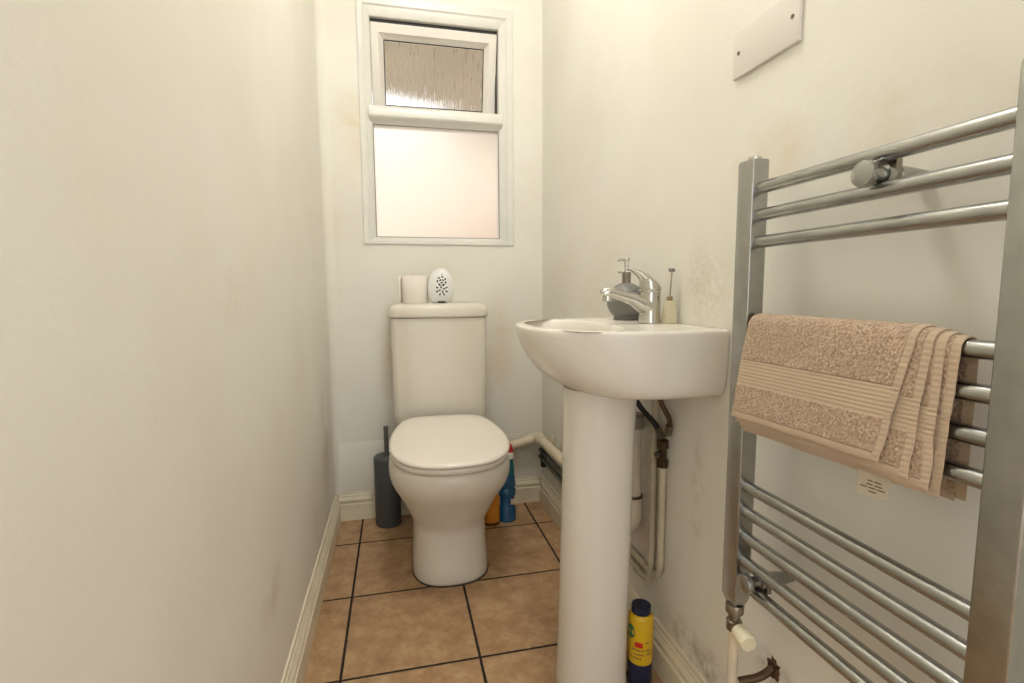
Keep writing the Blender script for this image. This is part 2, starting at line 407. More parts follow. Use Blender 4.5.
# top-hung vent sash, pushed open at the bottom
sash = bpy.data.objects.new('vent_sash', None); COL.objects.link(sash); sash.parent = win
hinge = Vector((.3255, yf+.016, 1.889))
sash.matrix_parent_inverse = Matrix.Translation(-Vector(win.location)); sash.location = hinge; sash.rotation_euler = (math.radians(13), 0, 0)
sw, sh = .2385, .325
bm = bmesh.new()
frame_ring(bm, (-sw, sw, -sh, 0), (-sw+.047, sw-.047, -sh+.047, -.052), [(0, .045), (0, .002), (.05, 0), (.62, 0), (.68, .004), (.97, .016), (1, .020), (1, .045)])
f = obj('sash_frame', bm, M_upvc2, None, 25); f.parent = sash
bm = bmesh.new(); box(bm, -sw+.045, sw-.045, .021, .027, -sh+.045, -.050)
f = obj('sash_pane', bm, M_reed, None); f.parent = sash
bm = bmesh.new()
frame_ring(bm, (-sw+.045, sw-.045, -sh+.045, -.050), (-sw+.050, sw-.050, -sh+.050, -.055), [(0, .0195), (1, .0185), (1, .0208), (0, .0208)])
f = obj('sash_gasket', bm, M_seal, None); f.parent = sash

bm = bmesh.new(); box(bm, GX0, GX1, yf+.034, yf+.052, UZ1-.016, UZ1+.002); box(bm, GX1-.006, GX1+.001, yf+.050, yf+.064, UZ0, UZ1)
obj('weather_seal', bm, M_seal, win)
# outside, seen blurred through the glass
bm = bmesh.new(); box(bm, -6, 8, Y1+WT, 14, -.3, -.1); o = obj('ground', bm, M_concrete, kind='structure')
bm = bmesh.new(); loft(bm, [[(-1.2, Y1+WT+.02, z), (2.3, Y1+WT+.02, z), (2.3, 2.9, z), (.75, 2.5, z), (.45, 1.80, z), (-1.2, 1.25, z)] for z in (2.16, 2.24)])
tag(obj('canopy_roof', bm, M_soffit), 'brown underside of a roof seen through the open top pane', 'roof')
bm = bmesh.new(); box(bm, -5, 7, 3.6, 3.8, -.1, 2.62)
obj('wall_neighbour', bm, M_render, kind='structure')
bm = bmesh.new(); box(bm, .95, 3.4, 2.4, 2.55, -.1, 1.32, .01)
tag(obj('garden_wall', bm, M_brick), 'pinkish brick wall blurred behind the lower frosted pane', 'wall')

# ------------------------------------------------------------------ toilet
TX = .303
toilet = thing('toilet', 'white close-coupled toilet with its lid down, under the window', 'toilet', (TX, -.05, 0))
def dring(z, hw, yf_, yb, n=64, ex=2.3, back=.8, ymid=None):
    """D-shaped outline: rounded nose at yf_, sides narrowing to back*hw at yb"""
    ym = ymid if ymid is not None else yf_+hw*1.25
    pts = []
    m = n*5//8
    for i in range(m+1):                       # nose, from right side round the front to the left
        t = -PI*i/m
        c, s = sup(t, ex); pts.append((TX+hw*c, ym+(ym-yf_)*s, z))
    k = n-m-1
    for i in range(1, k+1):                    # left side, back, right side
        t = i/(k+1)
        if t < .35: u = t/.35; pts.append((TX-hw*(1+(back-1)*u*u), ym+(yb-.03-ym)*u, z))
        elif t <= .65: u = (t-.35)/.3; cx = -1+2*u; pts.append((TX+hw*back*cx*.97, yb-.03*(abs(cx)**6), z))
        else: u = (1-t)/.35; pts.append((TX+hw*(1+(back-1)*u*u), ym+(yb-.03-ym)*u, z))
    return pts
bm = bmesh.new()
R_ = []
for z, hw, a, b_, ym, ex, bk in ((0, .122, -.340, .14, -.205, 2.5, .80), (.010, .1225, -.344, .14, -.205, 2.5, .80), (.05, .120, -.336, .14, -.205, 2.5, .80), (.10, .117, -.326, .14, -.20, 2.5, .82),
        (.150, .1155, -.322, .14, -.20, 2.5, .86), (.168, .116, -.326, .14, -.20, 2.4, .9), (.185, .121, -.338, .15, -.205, 2.4, .92), (.215, .133, -.360, .16, -.21, 2.35, .92),
        (.25, .147, -.388, .17, -.22, 2.3, .92), (.28, .161, -.412, .18, -.235, 2.3, .90), (.305, .173, -.434, .19, -.245, 2.3, .88), (.325, .181, -.448, .19, -.25, 2.3, .87),
        (.345, .186, -.457, .19, -.25, 2.3, .86), (.365, .1875, -.461, .19, -.25, 2.3, .86), (.380, .186, -.460, .19, -.25, 2.3, .86), (.390, .182, -.456, .188, -.25, 2.3, .86), (.3935, .174, -.448, .184, -.25, 2.3, .86)):
    R_.append(dring(z, hw, a, b_, 72, ex, bk, ym))
loft(bm, R_)
bowl = obj('bowl', bm, M_ceramic, toilet, 60)
bm = bmesh.new()
loft(bm, [dring(0, .1250, -.3470, .142, 72, 2.5, .80, -.205), dring(.0022, .1244, -.3464, .142, 72, 2.5, .80, -.205), dring(.0042, .1228, -.3445, .14, 72, 2.5, .80, -.205)], False, False)
obj('floor_seal', bm, mat('grimy_sealant', (70, 52, 38), .7, var=.4, vscale=40), toilet)
bm = bmesh.new()
loft(bm, [dring(.3942, .172, -.452, -.045, 72, 2.35, .80, -.25), dring(.3975, .180, -.463, -.04, 72, 2.35, .80, -.25), dring(.4085, .183, -.467, -.04, 72, 2.35, .80, -.25), dring(.4125, .182, -.466, -.04, 72, 2.35, .80, -.25), dring(.4145, .176, -.460, -.045, 72, 2.35, .80, -.25)])
obj('seat', bm, M_seat, toilet, 60)
bm = bmesh.new()
def tilt(r): return [(x, y, z+max(0, (y+.45))*.055) for x, y, z in r]
loft(bm, [tilt(dring(z, hw, a, b_, 72, 2.4, .76, -.26)) for z, hw, a, b_ in ((.4150, .174, -.458, -.022), (.4165, .181, -.470, -.012), (.4215, .1845, -.475, -.010), (.4265, .1835, -.474, -.010), (.4305, .179, -.469, -.014), (.4325, .170, -.460, -.02), (.4335, .13, -.42, -.05), (.434, .06, -.35, -.12))])
obj('seat_lid', bm, M_seat, toilet, 60)
for s in (-1, 1):
    bm = bmesh.new(); lathe(bm, (TX+s*.075, -.025, .3940), [(.013, 0), (.014, .004), (.013, .022), (.006, .026)], 20); obj('hinge', bm, M_chrome, toilet)
bm = bmesh.new(); tube(bm, [(.152, -.012, .424), (.166, -.012, .424)], .005, 12); obj('hinge_pin', bm, M_seal, toilet)
# cistern
def crect(z, x0, x1, yb, yfr, bow, rad, n=10, m=16):
    pts = []
    w = x1-x0
    def yy(x): t = 2*(x-x0)/w-1; return yfr-bow*(1-t*t)
    for i in range(n+1):
        a = PI/2*i/n
        pts.append((x0+rad-rad*math.cos(a), yy(x0)+rad-rad*math.sin(a), z))
    for i in range(1, m): x = x0+rad+(w-2*rad)*i/m; pts.append((x, yy(x)-(0), z))
    for i in range(n+1):
        a = PI/2*i/n
        pts.append((x1-rad+rad*math.sin(a), yy(x1)+rad-rad*math.cos(a), z))
    pts.append((x1, yb, z)); pts.append((x0, yb, z))
    return pts
bm = bmesh.new()
loft(bm, [crect(z, .132+i, .479-i, Y1-.006, .040+j, .012, .028) for z, i, j in ((.3940, .022, .03), (.408, .008, .010), (.425, .003, .003), (.44, .001, 0), (.60, 0, 0), (.803, -.003, -.003))])
obj('cistern', bm, M_ceramic, toilet, 60)
bm = bmesh.new()
loft(bm, [crect(z, .124+i, .488-i, Y1-.004, .030+i, .014, .034) for z, i in ((.8045, .006), (.8075, .001), (.812, 0), (.832, .001), (.841, .004), (.848, .009), (.8525, .017), (.8555, .030), (.8568, .06))])
obj('cistern_lid', bm, M_ceramic, toilet, 60)

# toilet roll and air freshener on the cistern
LT = .857
roll = thing('toilet_roll', 'upright white toilet roll on the left of the cistern lid', 'toilet roll', (.222, .115, LT))
bm = bmesh.new()
n = 48; prof = [(.020, .001), (.047, 0), (.0485, .002), (.0485, .098), (.047, .100), (.020, .099)]
rings = [[(.222+r*math.cos(2*PI*i/n), .115+r*math.sin(2*PI*i/n), LT+h) for i in range(n)] for r, h in prof]
loft(bm, rings+[rings[0]], False, False)
obj('paper', bm, M_paper, roll, 50)
bm = bmesh.new(); rings = [[(.222+r*math.cos(2*PI*i/n), .115+r*math.sin(2*PI*i/n), LT+h) for i in range(n)] for r, h in ((.0185, .001), (.0197, .001), (.0197, .099), (.0185, .099))]
loft(bm, rings+[rings[0]], False, False); obj('cardboard_core', bm, mat('cardboard', (176, 150, 118), .9), roll)
bm = bmesh.new()
sheet = [(.222-.0492*math.cos(a), .115-.0492*math.sin(a)) for a in (-.6, -.45, -.3, -.15, 0)] + [(.1718, .100), (.1690, .090), (.1650, .082)]
loft(bm, [[(x, y, LT+.002+.094*k/6+(.004 if k == 6 else 0)) for x, y in sheet] for k in range(7)], False, False, False)
o = obj('loose_sheet', bm, M_paper, roll, 60); md = o.modifiers.new('s', 'SOLIDIFY'); md.thickness = .0006

fresh = thing('air_freshener', 'white egg-shaped air freshener with a flower-cut front, on the cistern lid', 'air freshener', (.318, .085, LT))
bm = bmesh.new()
fx, fy = .3165, .085
EGG = [(.026, 0), (.034, .003), (.042, .014), (.0465, .030), (.0480, .048), (.0465, .068), (.0415, .090), (.033, .109), (.020, .122), (.007, .1275)]
def eggr(h):
    for (r0, h0), (r1, h1) in zip(EGG, EGG[1:]):
        if h0 <= h <= h1: return r0+(r1-r0)*(h-h0)/(h1-h0)
    return .01
rings = [[(fx+r*math.cos(2*PI*i/48), fy+.72*r*math.sin(2*PI*i/48), LT+h) for i in range(48)] for r, h in EGG]
loft(bm, rings)
shell = obj('shell', bm, M_fresh, fresh, 60)
# perforated flower pattern: little dark openings lying on the front of the shell
bm = bmesh.new()
def petal(u, h, ang, L=.0065, W=.0026):
    pts = []
    for k in range(8):
        a = 2*PI*k/8
        du = L*math.cos(a)*math.cos(ang)-W*math.sin(a)*math.sin(ang); dh = L*math.cos(a)*math.sin(ang)+W*math.sin(a)*math.cos(ang)
        uu, hh = u+du, h+dh
        r = eggr(hh); s = max(-.95, min(.95, uu/r))
        pts.append((fx+uu, fy-.72*r*math.sqrt(1-s*s)-.0006, LT+hh))
    bm.faces.new([bm.verts.new(p) for p in pts])
for (cu, ch, R, cnt, off) in ((0, .049, .0185, 8, .39), (0, .049, .0085, 4, .3), (0, .080, .0150, 7, .5), (0, .080, .006, 3, .5)):
    for k in range(cnt):
        a = off+2*PI*k/cnt
        petal(cu+R*math.cos(a), ch+R*math.sin(a), a+PI/2*(cnt % 2), .0048, .0030)
petal(.002, .104, 1.2, .0028, .002)
obj('flower_openings', bm, M_dark, fresh, recalc=False)
bm = bmesh.new(); box(bm, fx-.013, fx+.013, fy-.030, fy-.018, LT+.001, LT+.006, .001); obj('base_slot', bm, M_seal, fresh)

# ------------------------------------------------------------------ toilet brush, bottles behind the toilet
brush = thing('toilet_brush', 'dark grey toilet brush in a tall round holder, left of the toilet', 'toilet brush', (.100, .138, 0))
bm = bmesh.new(); lathe(bm, (.100, .138, 0), [(.046, 0), (.048, .004), (.0495, .26), (.049, .266), (.044, .272), (.014, .276), (.012, .274)], 48); obj('holder', bm, M_slate, brush)
bm = bmesh.new(); lathe(bm, (.100, .138, .274), [(.011, 0), (.0085, .006), (.0085, .100), (.0095, .108), (.008, .113)], 20); obj('handle', bm, M_slate2, brush)

bb = thing('cleaner_bottle', 'blue toilet cleaner bottle with a red cap, right of the toilet', 'bottle', (.558, .050, 0))
def ering(c, z, rx, ry, n=32, dx=0): return [(c[0]+dx+rx*math.cos(2*PI*i/n), c[1]+ry*math.sin(2*PI*i/n), z) for i in range(n)]
c = (.556, .055)
bm = bmesh.new()
loft(bm, [ering(c, z, rx, ry) for z, rx, ry in ((0, .031, .022), (.004, .034, .025), (.05, .034, .025), (.062, .029, .020), (.095, .029, .020), (.107, .034, .025), (.125, .034, .025), (.134, .029, .021), (.143, .034, .025), (.175, .031, .024), (.185, .029, .022))])
obj('body', bm, M_blue, bb, 35)
bm = bmesh.new()
loft(bm, [ering(c, z, rx, ry, dx=dx) for z, rx, ry, dx in ((.1855, .029, .022, 0), (.21, .026, .02, .002), (.235, .019, .016, .006), (.25, .014, .013, .010))])
obj('shoulder', bm, M_teal, bb, 60)
bm = bmesh.new()
loft(bm, [ering(c, z, r, r, dx=dx) for z, r, dx in ((.2505, .0165, .011), (.262, .0165, .011), (.272, .015, .010), (.276, .012, .008))]); obj('collar', bm, M_wplast, bb)
bm = bmesh.new()
loft(bm, [ering(c, z, r, .013, dx=dx) for z, r, dx in ((.2765, .0175, .008), (.284, .021, .003), (.300, .0205, .001), (.312, .016, -.003))]); obj('cap', bm, M_red, bb)
bm = bmesh.new()
pts = []
box(bm, c[0]+.010, c[0]+.024, c[1]-.0215, c[1]-.0170, .070, .092, .0006)
obj('front_label', bm, M_labelw, bb)

ob = thing('orange_bottle', 'orange bottle half hidden behind the right side of the toilet', 'bottle', (.492, .030, 0))
c2 = (.490, .035)
bm = bmesh.new()
loft(bm, [ering(c2, z, rx, ry) for z, rx, ry in ((0, .028, .020), (.004, .031, .023), (.06, .031, .023), (.12, .029, .022), (.16, .022, .018), (.185, .012, .012))]); obj('body', bm, M_orange, ob, 50)
bm = bmesh.new(); lathe(bm, (c2[0], c2[1], .1855), [(.013, 0), (.013, .022), (.010, .030)], 20); obj('cap', bm, M_orange, ob)
bm = bmesh.new()
loft(bm, [ering(c2, z, rx, ry) for z, rx, ry in ((.0045, .0316, .0236), (.013, .0316, .0236))], False, False); obj('base_ring', bm, M_brass, ob)

# ------------------------------------------------------------------ pipes on the right wall
wp = thing('waste_pipe', 'thick white waste pipe from behind the toilet, elbowing along the right wall', 'pipe', (.70, .17, .28))
R = .0195
bm = bmesh.new(); tube(bm, [(.46, .172, .228), (.690, .172, .282)], R, 24); obj('pipe_run', bm, M_wpipe, wp)
bm = bmesh.new(); pth = smooth_path([(.655, .172, .274), (.7135, .172, .289), (.7155, .105, .291)], .04); tube(bm, pth, R*1.22, 24); obj('elbow', bm, M_wpipe, wp)
bm = bmesh.new(); tube(bm, [(.7155, .11, .291), (.717, -.60, .305)], R, 24); obj('pipe_run', bm, M_wpipe, wp)
bm = bmesh.new(); pth = smooth_path([(.717, -.58, .305), (.717, -.69, .307), (.717, -.69, .39)], .045); tube(bm, pth, R*1.2, 24); obj('elbow', bm, M_wpipe, wp)
bm = bmesh.new(); tube(bm, [(.717, -.69, .375), (.717, -.69, .575)], R, 24); obj('pipe_run', bm, M_wpipe, wp)
bm = bmesh.new(); lathe(bm, (.717, -.69, .565), [(.0225, 0), (.0245, .003), (.0245, .03), (.018, .036)], 24); obj('pipe_cap', bm, mat('grey_fitting', (140, 130, 116), .5), wp)
bm = bmesh.new(); lathe(bm, (.717, -.69, .388), [(.0242, 0), (.0245, .002), (.0242, .006)], 24); obj('pipe_collar', bm, M_brass, wp)
bm = bmesh.new(); tube(bm, [(.7165, .055, .300), (.745, .055, .303)], .005, 10); box(bm, .738, .7448, .046, .064, .285, .325, .001); obj('pipe_clip', bm, M_wpipe, wp)

cp_label = ['cream-painted water pipe with the dark valve, nearest of the two beside the pedestal', 'slim grimy water pipe behind the one with the dark valve, beside the pedestal']
for k, (yy, zz, top, xx) in enumerate(((-.800, .225, .512, .7345), (-.762, .196, .682, .7335))):
    t = thing('water_pipe', cp_label[k], 'pipe', (xx, yy, zz), 'water pipes along the right wall')
    bm = bmesh.new(); tube(bm, smooth_path([(xx, -.30, zz), (xx, yy, zz), (xx, yy, top)], .045), .0085, 16); obj('riser', bm, M_cpipe, t)
    bm = bmesh.new(); tube(bm, [(xx, Y1-.006, zz), (xx, -.30, zz)], .0078, 16); obj('pipe_run', bm, M_gpipe, t)
    if k == 0:
        bm = bmesh.new(); lathe(bm, (xx-.001, yy, .500), [(.010, 0), (.014, .002), (.0145, .018), (.010, .02), (.010, .045), (.0145, .047), (.0145, .063), (.009, .066)], 6)
        obj('isolating_valve', bm, M_brass, t, label='dark tarnished valve')
        bm = bmesh.new(); lathe(bm, (xx-.012, yy-.004, .534), [(.006, 0), (.006, .010), (.004, .012)], 12, axis='-X'); obj('valve_screw', bm, M_screw, t)
bm = bmesh.new(); box(bm, .725, .7448, .150, .172, .165, .250, .002); tag(obj('pipe_bracket', bm, M_seal), 'small dark bracket under the white pipe elbow in the back corner', 'bracket')
for k, (pts, lab) in enumerate((([(.672, -.74, .69), (.700, -.752, .63), (.722, -.782, .60), (.7325, -.800, .570)], 'black flexible tap hose slanting from under the basin to the valve'),
        ([(.700, -.815, .69), (.722, -.824, .64), (.7305, -.834, .62), (.7325, -.822, .585)], 'short upright dark tap hose close to the wall under the basin'))):
    t = thing('tap_hose', lab, 'hose', pts[-1], 'tap hoses under the basin')
    bm = bmesh.new(); tube(bm, smooth_path(pts, .03), .0062 if k == 0 else .0055, 12); obj('hose', bm, M_black if k == 0 else M_brass, t)
    bm = bmesh.new(); p = Vector(pts[-1]); q = Vector(pts[-2]); d = (q-p).normalized(); tube(bm, [p-d*.002, p+d*.022], .0092, 6); obj('hose_nut', bm, M_dull, t)

# ------------------------------------------------------------------ basin on its pedestal
BX, BY, BZ = .645, -.790, .831
basin = thing('wash_basin', 'white half-round wash basin on a tall pedestal against the right wall', 'basin', (.60, BY, 0))
def bring(z, a, b, ex=2.4, n=56, m=16, xb=X1-.002, bw=None):
    pts = []
    for i in range(n+1):
        t = PI/2+PI*i/n
        c_, s_ = sup(t, ex); pts.append((BX+(a-.10)*c_, BY+b*s_, z))
    y0, y1 = BY-(bw or b), BY+(bw or b)
    for i in range(1, 5): pts.append((BX+(xb-BX)*i/5, BY-b+(y0+b-BY)*i/5, z))
    for i in range(m+1): pts.append((xb, y0+(y1-y0)*i/m, z))
    for i in range(4, 0, -1): pts.append((BX+(xb-BX)*i/5, BY+b+(y1-b-BY)*i/5, z))
    return pts
outer = [(z+.006, a, b) for z, a, b in ((.690, .212, .10), (.691, .226, .15), (.694, .241, .182), (.700, .256, .200), (.709, .272, .207), (.721, .288, .2105), (.736, .303, .2125), (.755, .317, .214), (.775, .329, .215), (.795, .337, .2155), (.810, .3405, .216), (.819, .342, .2160), (.8235, .3405, .2145), (.825, .337, .211))]
rings = [bring(z, a, b) for z, a, b in outer]
top = rings[-1]
# inner bowl: a rounded D with a flat tap deck behind it
def inner(z, s, dz=0):
    cx, cy = .505, BY
    pts = []
    for (x, y, _) in top:
        ang = math.atan2(y-BY, x-cx)
        rx = .074 if math.cos(ang) < 0 else .092
        c_, s_ = math.cos(ang), math.sin(ang)
        r = 1/((abs(c_/rx)**2.3+abs(s_/.178)**2.3)**(1/2.3))
        pts.append((cx+r*s*c_, cy+r*s*s_, z))
    return pts
rings += [bring(.8312, .333, .207), bring(.8311, .327, .202), inner(.8308, 1.06), inner(.8295, 1.02), inner(.826, .995), inner(.81, .95), inner(.78, .87), inner(.75, .74), inner(.728, .52), inner(.718, .25), inner(.716, .1)]
bm = bmesh.new(); loft(bm, rings); obj('basin_bowl', bm, M_cer2, basin, 50)
def pring(z, rx, ry, cx=.578, n=48, ex=2.25):
    out = []
    for i in range(n):
        c_, s_ = sup(2*PI*i/n, ex); out.append((.5685+.0135*min(1, z/.65)+rx*c_, BY+ry*s_, z))
    return out
bm = bmesh.new()
loft(bm, [pring(z, rx, ry) for z, rx, ry in ((0, .079, .079), (.006, .080, .080), (.03, .0785, .0785), (.08, .077, .077), (.2, .0762, .0758), (.45, .0762, .0758), (.60, .0765, .076), (.65, .0775, .077), (.695, .079, .078))])
obj('pedestal', bm, M_cer2, basin, 60)
bm = bmesh.new(); lathe(bm, (.505, BY, .7175), [(.022, 0), (.022, .002), (.012, .0025), (.010, .001)], 24); obj('plug_hole', bm, M_chrome, basin)

DZ = .8315
tap = thing('mixer_tap', 'chrome single-lever mixer tap at the wall side of the basin', 'tap', (.688, -.800, DZ))
tx, ty = .692, -.803
bm = bmesh.new()
lathe(bm, (tx, ty, DZ), [(.0245, 0), (.0255, .002), (.0235, .010), (.0225, .03), (.0222, .062), (.0228, .068)], 40)
obj('body', bm, M_chrome, tap)
bm = bmesh.new()
sp = [(tx-.002, ty, DZ+.036), (tx-.020, ty, DZ+.042), (tx-.042, ty, DZ+.053), (tx-.068, ty, DZ+.061), (tx-.090, ty, DZ+.067), (tx-.103, ty, DZ+.068), (tx-.111, ty, DZ+.064)]
rd = [.021, .019, .0140, .0115, .0112, .012, .009]
tube(bm, sp, rd, 24)
for v in bm.verts:
    v.co.y = ty+(v.co.y-ty)*1.15
obj('spout', bm, M_chrome, tap, 60)
bm = bmesh.new(); lathe(bm, (tx-.100, ty, DZ+.0485), [(.0095, 0), (.0105, .001), (.0105, .008), (.010, .014)], 24); obj('aerator', bm, M_chrome, tap)
bm = bmesh.new()
def shear(r, z, k, dx_=0): return [(tx+dx_+r*math.cos(2*PI*i/36), ty+r*math.sin(2*PI*i/36), DZ+z-k*(r*math.cos(2*PI*i/36))) for i in range(36)]
loft(bm, [shear(.0218, .0695, 0), shear(.0236, .0715, 0), shear(.0236, .076, .05), shear(.0232, .086, .42, -.0005), shear(.0205, .0935, .62, -.002), shear(.0150, .098, .7, -.004), shear(.006, .100, .7, -.006)])
rings = []
for (x, z, w, h) in ((tx-.002, .088, .018, .009), (tx-.014, .098, .0175, .009), (tx-.026, .107, .015, .0062), (tx-.040, .114, .011, .0036), (tx-.052, .118, .009, .0026), (tx-.058, .1185, .006, .0018)):
    rings.append([(x+h*.5*math.sin(2*PI*i/20), ty+w*math.cos(2*PI*i/20), DZ+z+h*math.sin(2*PI*i/20)) for i in range(20)])
loft(bm, rings)
obj('lever', bm, M_chrome, tap, 50)

disp = thing('soap_dispenser', 'round grey soap dispenser with a chrome pump, behind the tap', 'soap dispenser', (.690, -.690, DZ))
dx, dy = .6965, -.675
bm = bmesh.new()
prof = [(.026, 0), (.030, .001)]+[(.046*math.cos(a), .044+.046*math.sin(a)) for a in [math.radians(d) for d in range(-52, 75, 7)]]
prof = [(r, max(h, .001) if i else 0) for i, (r, h) in enumerate(prof)]
lathe(bm, (dx, dy, DZ), prof, 48); obj('pot', bm, M_grey, disp, 60)
topz = DZ+prof[-1][1]
bm = bmesh.new(); lathe(bm, (dx, dy, topz-.001), [(.0105, 0), (.0105, .026), (.009, .0275), (.004, .028)], 24); obj('collar', bm, M_dull, disp)
bm = bmesh.new()
lathe(bm, (dx, dy, topz+.0268), [(.0055, 0), (.0055, .026), (.0075, .027), (.0080, .0315), (.007, .033)], 20)
tube(bm, [(dx, dy, topz+.0555), (dx-.018, dy, topz+.0555), (dx-.0225, dy, topz+.0535)], .0026, 10)
obj('pump', bm, M_chrome, disp)
bm = bmesh.new(); tube(bm, [(dx-.0095, dy, topz+.0255), (dx-.022, dy, topz+.0262)], .002, 8); obj('collar_tab', bm, M_chrome, disp)

diff = thing('reed_diffuser', 'small glass diffuser bottle with reeds, between the tap and the wall', 'diffuser', (.722, -.862, DZ))
qx, qy = .722, -.832
bm = bmesh.new()
loft(bm, [[(qx+a*r, qy+b_*r, DZ+h) for a, b_ in ((-1, -1), (-.6, -1), (.6, -1), (1, -1), (1, -.6), (1, .6), (1, 1), (.6, 1), (-.6, 1), (-1, 1), (-1, .6), (-1, -.6))] for r, h in ((.0110, .0005), (.0122, .002), (.0110, .020), (.0088, .042), (.0070, .047), (.0056, .049))])
obj('bottle', bm, M_cglass, diff, 30)
bm = bmesh.new(); lathe(bm, (qx, qy, DZ+.0492), [(.0060, 0), (.0064, .001), (.0064, .008), (.005, .009)], 20); obj('neck_ring', bm, M_reedstick, diff)
for a, b_ in ((.0035, .0015), (.0015, -.002)):
    bm = bmesh.new(); tube(bm, [(qx, qy, DZ+.052), (qx+a*1.0, qy+b_, DZ+.085), (qx+a*1.6, qy+b_*1.5, DZ+.112)], .0014, 8); obj('reed', bm, M_reedstick, diff)
bm = bmesh.new()
for k in range(7):
    a = 2*PI*k/7; bmesh.ops.create_icosphere(bm, subdivisions=2, radius=.0034, matrix=Matrix.Translation((qx+.005+.004*math.cos(a), qy+.002+.004*math.sin(a), DZ+.113+.002*(k % 2))))
obj('dried_flower', bm, M_grey, diff)

# ------------------------------------------------------------------ powder canister on the floor
kx, ky = .674, -.828
can = thing('powder_canister', 'yellow and navy cleaning powder canister on the floor beside the pedestal', 'canister', (kx, ky, 0))
bm = bmesh.new(); lathe(bm, (kx, ky, 0), [(.025, 0), (.0272, .003), (.0272, .064), (.0268, .065)], 40); obj('lower_body', bm, M_navy, can)
bm = bmesh.new(); lathe(bm, (kx, ky, .0652), [(.0272, 0), (.0274, .001), (.0274, .103), (.026, .109), (.022, .113)], 40); obj('upper_body', bm, M_yellow, can)
bm = bmesh.new(); lathe(bm, (kx, ky, .1784), [(.0205, 0), (.0215, .001), (.0215, .013), (.0215, .0165), (.012, .0165), (.010, .0150)], 40); obj('cap', bm, M_navy, can)
def decal(bm, cx, cy, r, a0, a1, z0, z1, n=10, ell=False):
    """a thin printed patch following a round body"""
    if ell:
        am, ha, zm, hz = (a0+a1)/2, (a1-a0)/2, (z0+z1)/2, (z1-z0)/2
        vs = [bm.verts.new((cx+r*math.cos(am+ha*math.cos(t)), cy+r*math.sin(am+ha*math.cos(t)), zm+hz*math.sin(t))) for t in [2*PI*i/20 for i in range(20)]]
        ce = bm.verts.new((cx+r*1.004*math.cos(am), cy+r*1.004*math.sin(am), zm))
        for i in range(20): bm.faces.new((vs[i], vs[(i+1) % 20], ce))
        return
    v0 = [bm.verts.new((cx+r*math.cos(a0+(a1-a0)*i/n), cy+r*math.sin(a0+(a1-a0)*i/n), z0)) for i in range(n+1)]
    v1 = [bm.verts.new((cx+r*math.cos(a0+(a1-a0)*i/n), cy+r*math.sin(a0+(a1-a0)*i/n), z1)) for i in range(n+1)]
    for i in range(n): bm.faces.new((v0[i], v0[i+1], v1[i+1], v1[i]))
va = math.atan2(-1.81-ky, .15-kx)          # direction of the room door, which the label faces
bm = bmesh.new(); decal(bm, kx, ky, .0277, va-.45, va+.20, .108, .120); obj('red_patch', bm, M_red, can)
bm = bmesh.new(); decal(bm, kx, ky, .0277, va-1.30, va-.45, .124, .156, ell=True); obj('green_emblem', bm, M_green, can)
bm = bmesh.new()
rnd = random.Random(3)
for z, a0, a1 in ((.099, -.7, .35), (.089, -.5, .30), (.080, -.8, .1), (.118, .42, .75), (.100, .5, .95), (.091, .5, 1.0)):
    a = a0
    while a < a1:
        w = .05+.10*rnd.random(); decal(bm, kx, ky, .0276, va+a, va+min(a+w, a1), z, z+.0038, 3); a += w+.05
obj('small_print', bm, M_print, can)

# ------------------------------------------------------------------ blank plate on the right wall
pl = thing('blanking_plate', 'white blank electrical plate with two screws, high on the right wall', 'wall plate', (X1, -1.065, 1.307))
bm = bmesh.new(); box(bm, X1-.0065, X1-.0002, -1.144, -.994, 1.268, 1.346, .0018, 3); obj('plate', bm, M_plate, pl)
for y in (-1.130, -1.008):
    bm = bmesh.new(); lathe(bm, (X1-.0063, y, 1.308), [(.0034, 0), (.0036, .0004), (.0030, .0012), (.001, .0013)], 16, axis='-X'); obj('screw', bm, M_screw, pl)

# ------------------------------------------------------------------ heated towel rail
RXF, RXB = .668, .698            # front and back of the uprights
rail = thing('towel_radiator', 'silver ladder towel radiator fixed to the right wall', 'radiator', (.68, -1.31, .40))
for (y0, y1) in ((-1.148, -1.114), (-1.508, -1.474)):
    bm = bmesh.new()
    ymid = (y0+y1)/2
    def rr(z, s=1, n=6, rad=.0055):
        x0, x1, a, b_ = RXF+(1-s)*.013, RXB-(1-s)*.013, ymid-(y1-y0)/2*s, ymid+(y1-y0)/2*s
        pts = []
        for (cx, cy, st) in ((x0+.0022, a+.0022, PI), (x1-rad, a+rad, PI*1.5), (x1-rad, b_-rad, 0), (x0+.0022, b_-.0022, PI/2)):
            q = .0022 if cx < (x0+x1)/2 else rad
            for k in range(n+1):
                t = st+PI/2*k/n; pts.append((cx+q*math.cos(t), cy+q*math.sin(t), z))
        return pts
    loft(bm, [rr(.393, .70), rr(.396, .80), rr(.406, 1), rr(1.093, 1), rr(1.0965, .96)])
    obj('upright', bm, M_rad, rail, 30)
    bm = bmesh.new(); lathe(bm, ((RXF+RXB)/2, ymid, 1.0965), [(.0105, 0), (.0108, .001), (.0100, .005), (.007, .0065), (.002, .007)], 24); obj('top_plug', bm, M_chrome, rail)
BR, BXC = .0091, .6822
BARS = [1.054, 1.0145, .975, .849, .808, .767, .727, .596, .555, .514, .474, .4365]
for z in BARS:
    bm = bmesh.new()
    tube(bm, [(BXC, -1.4765, z), (BXC, -1.4745, z), (BXC, -1.473, z), (BXC, -1.149, z), (BXC, -1.1475, z), (BXC, -1.1455, z)], [BR, BR, BR, BR, BR, BR], 24)
    obj('bar', bm, M_rad, rail)
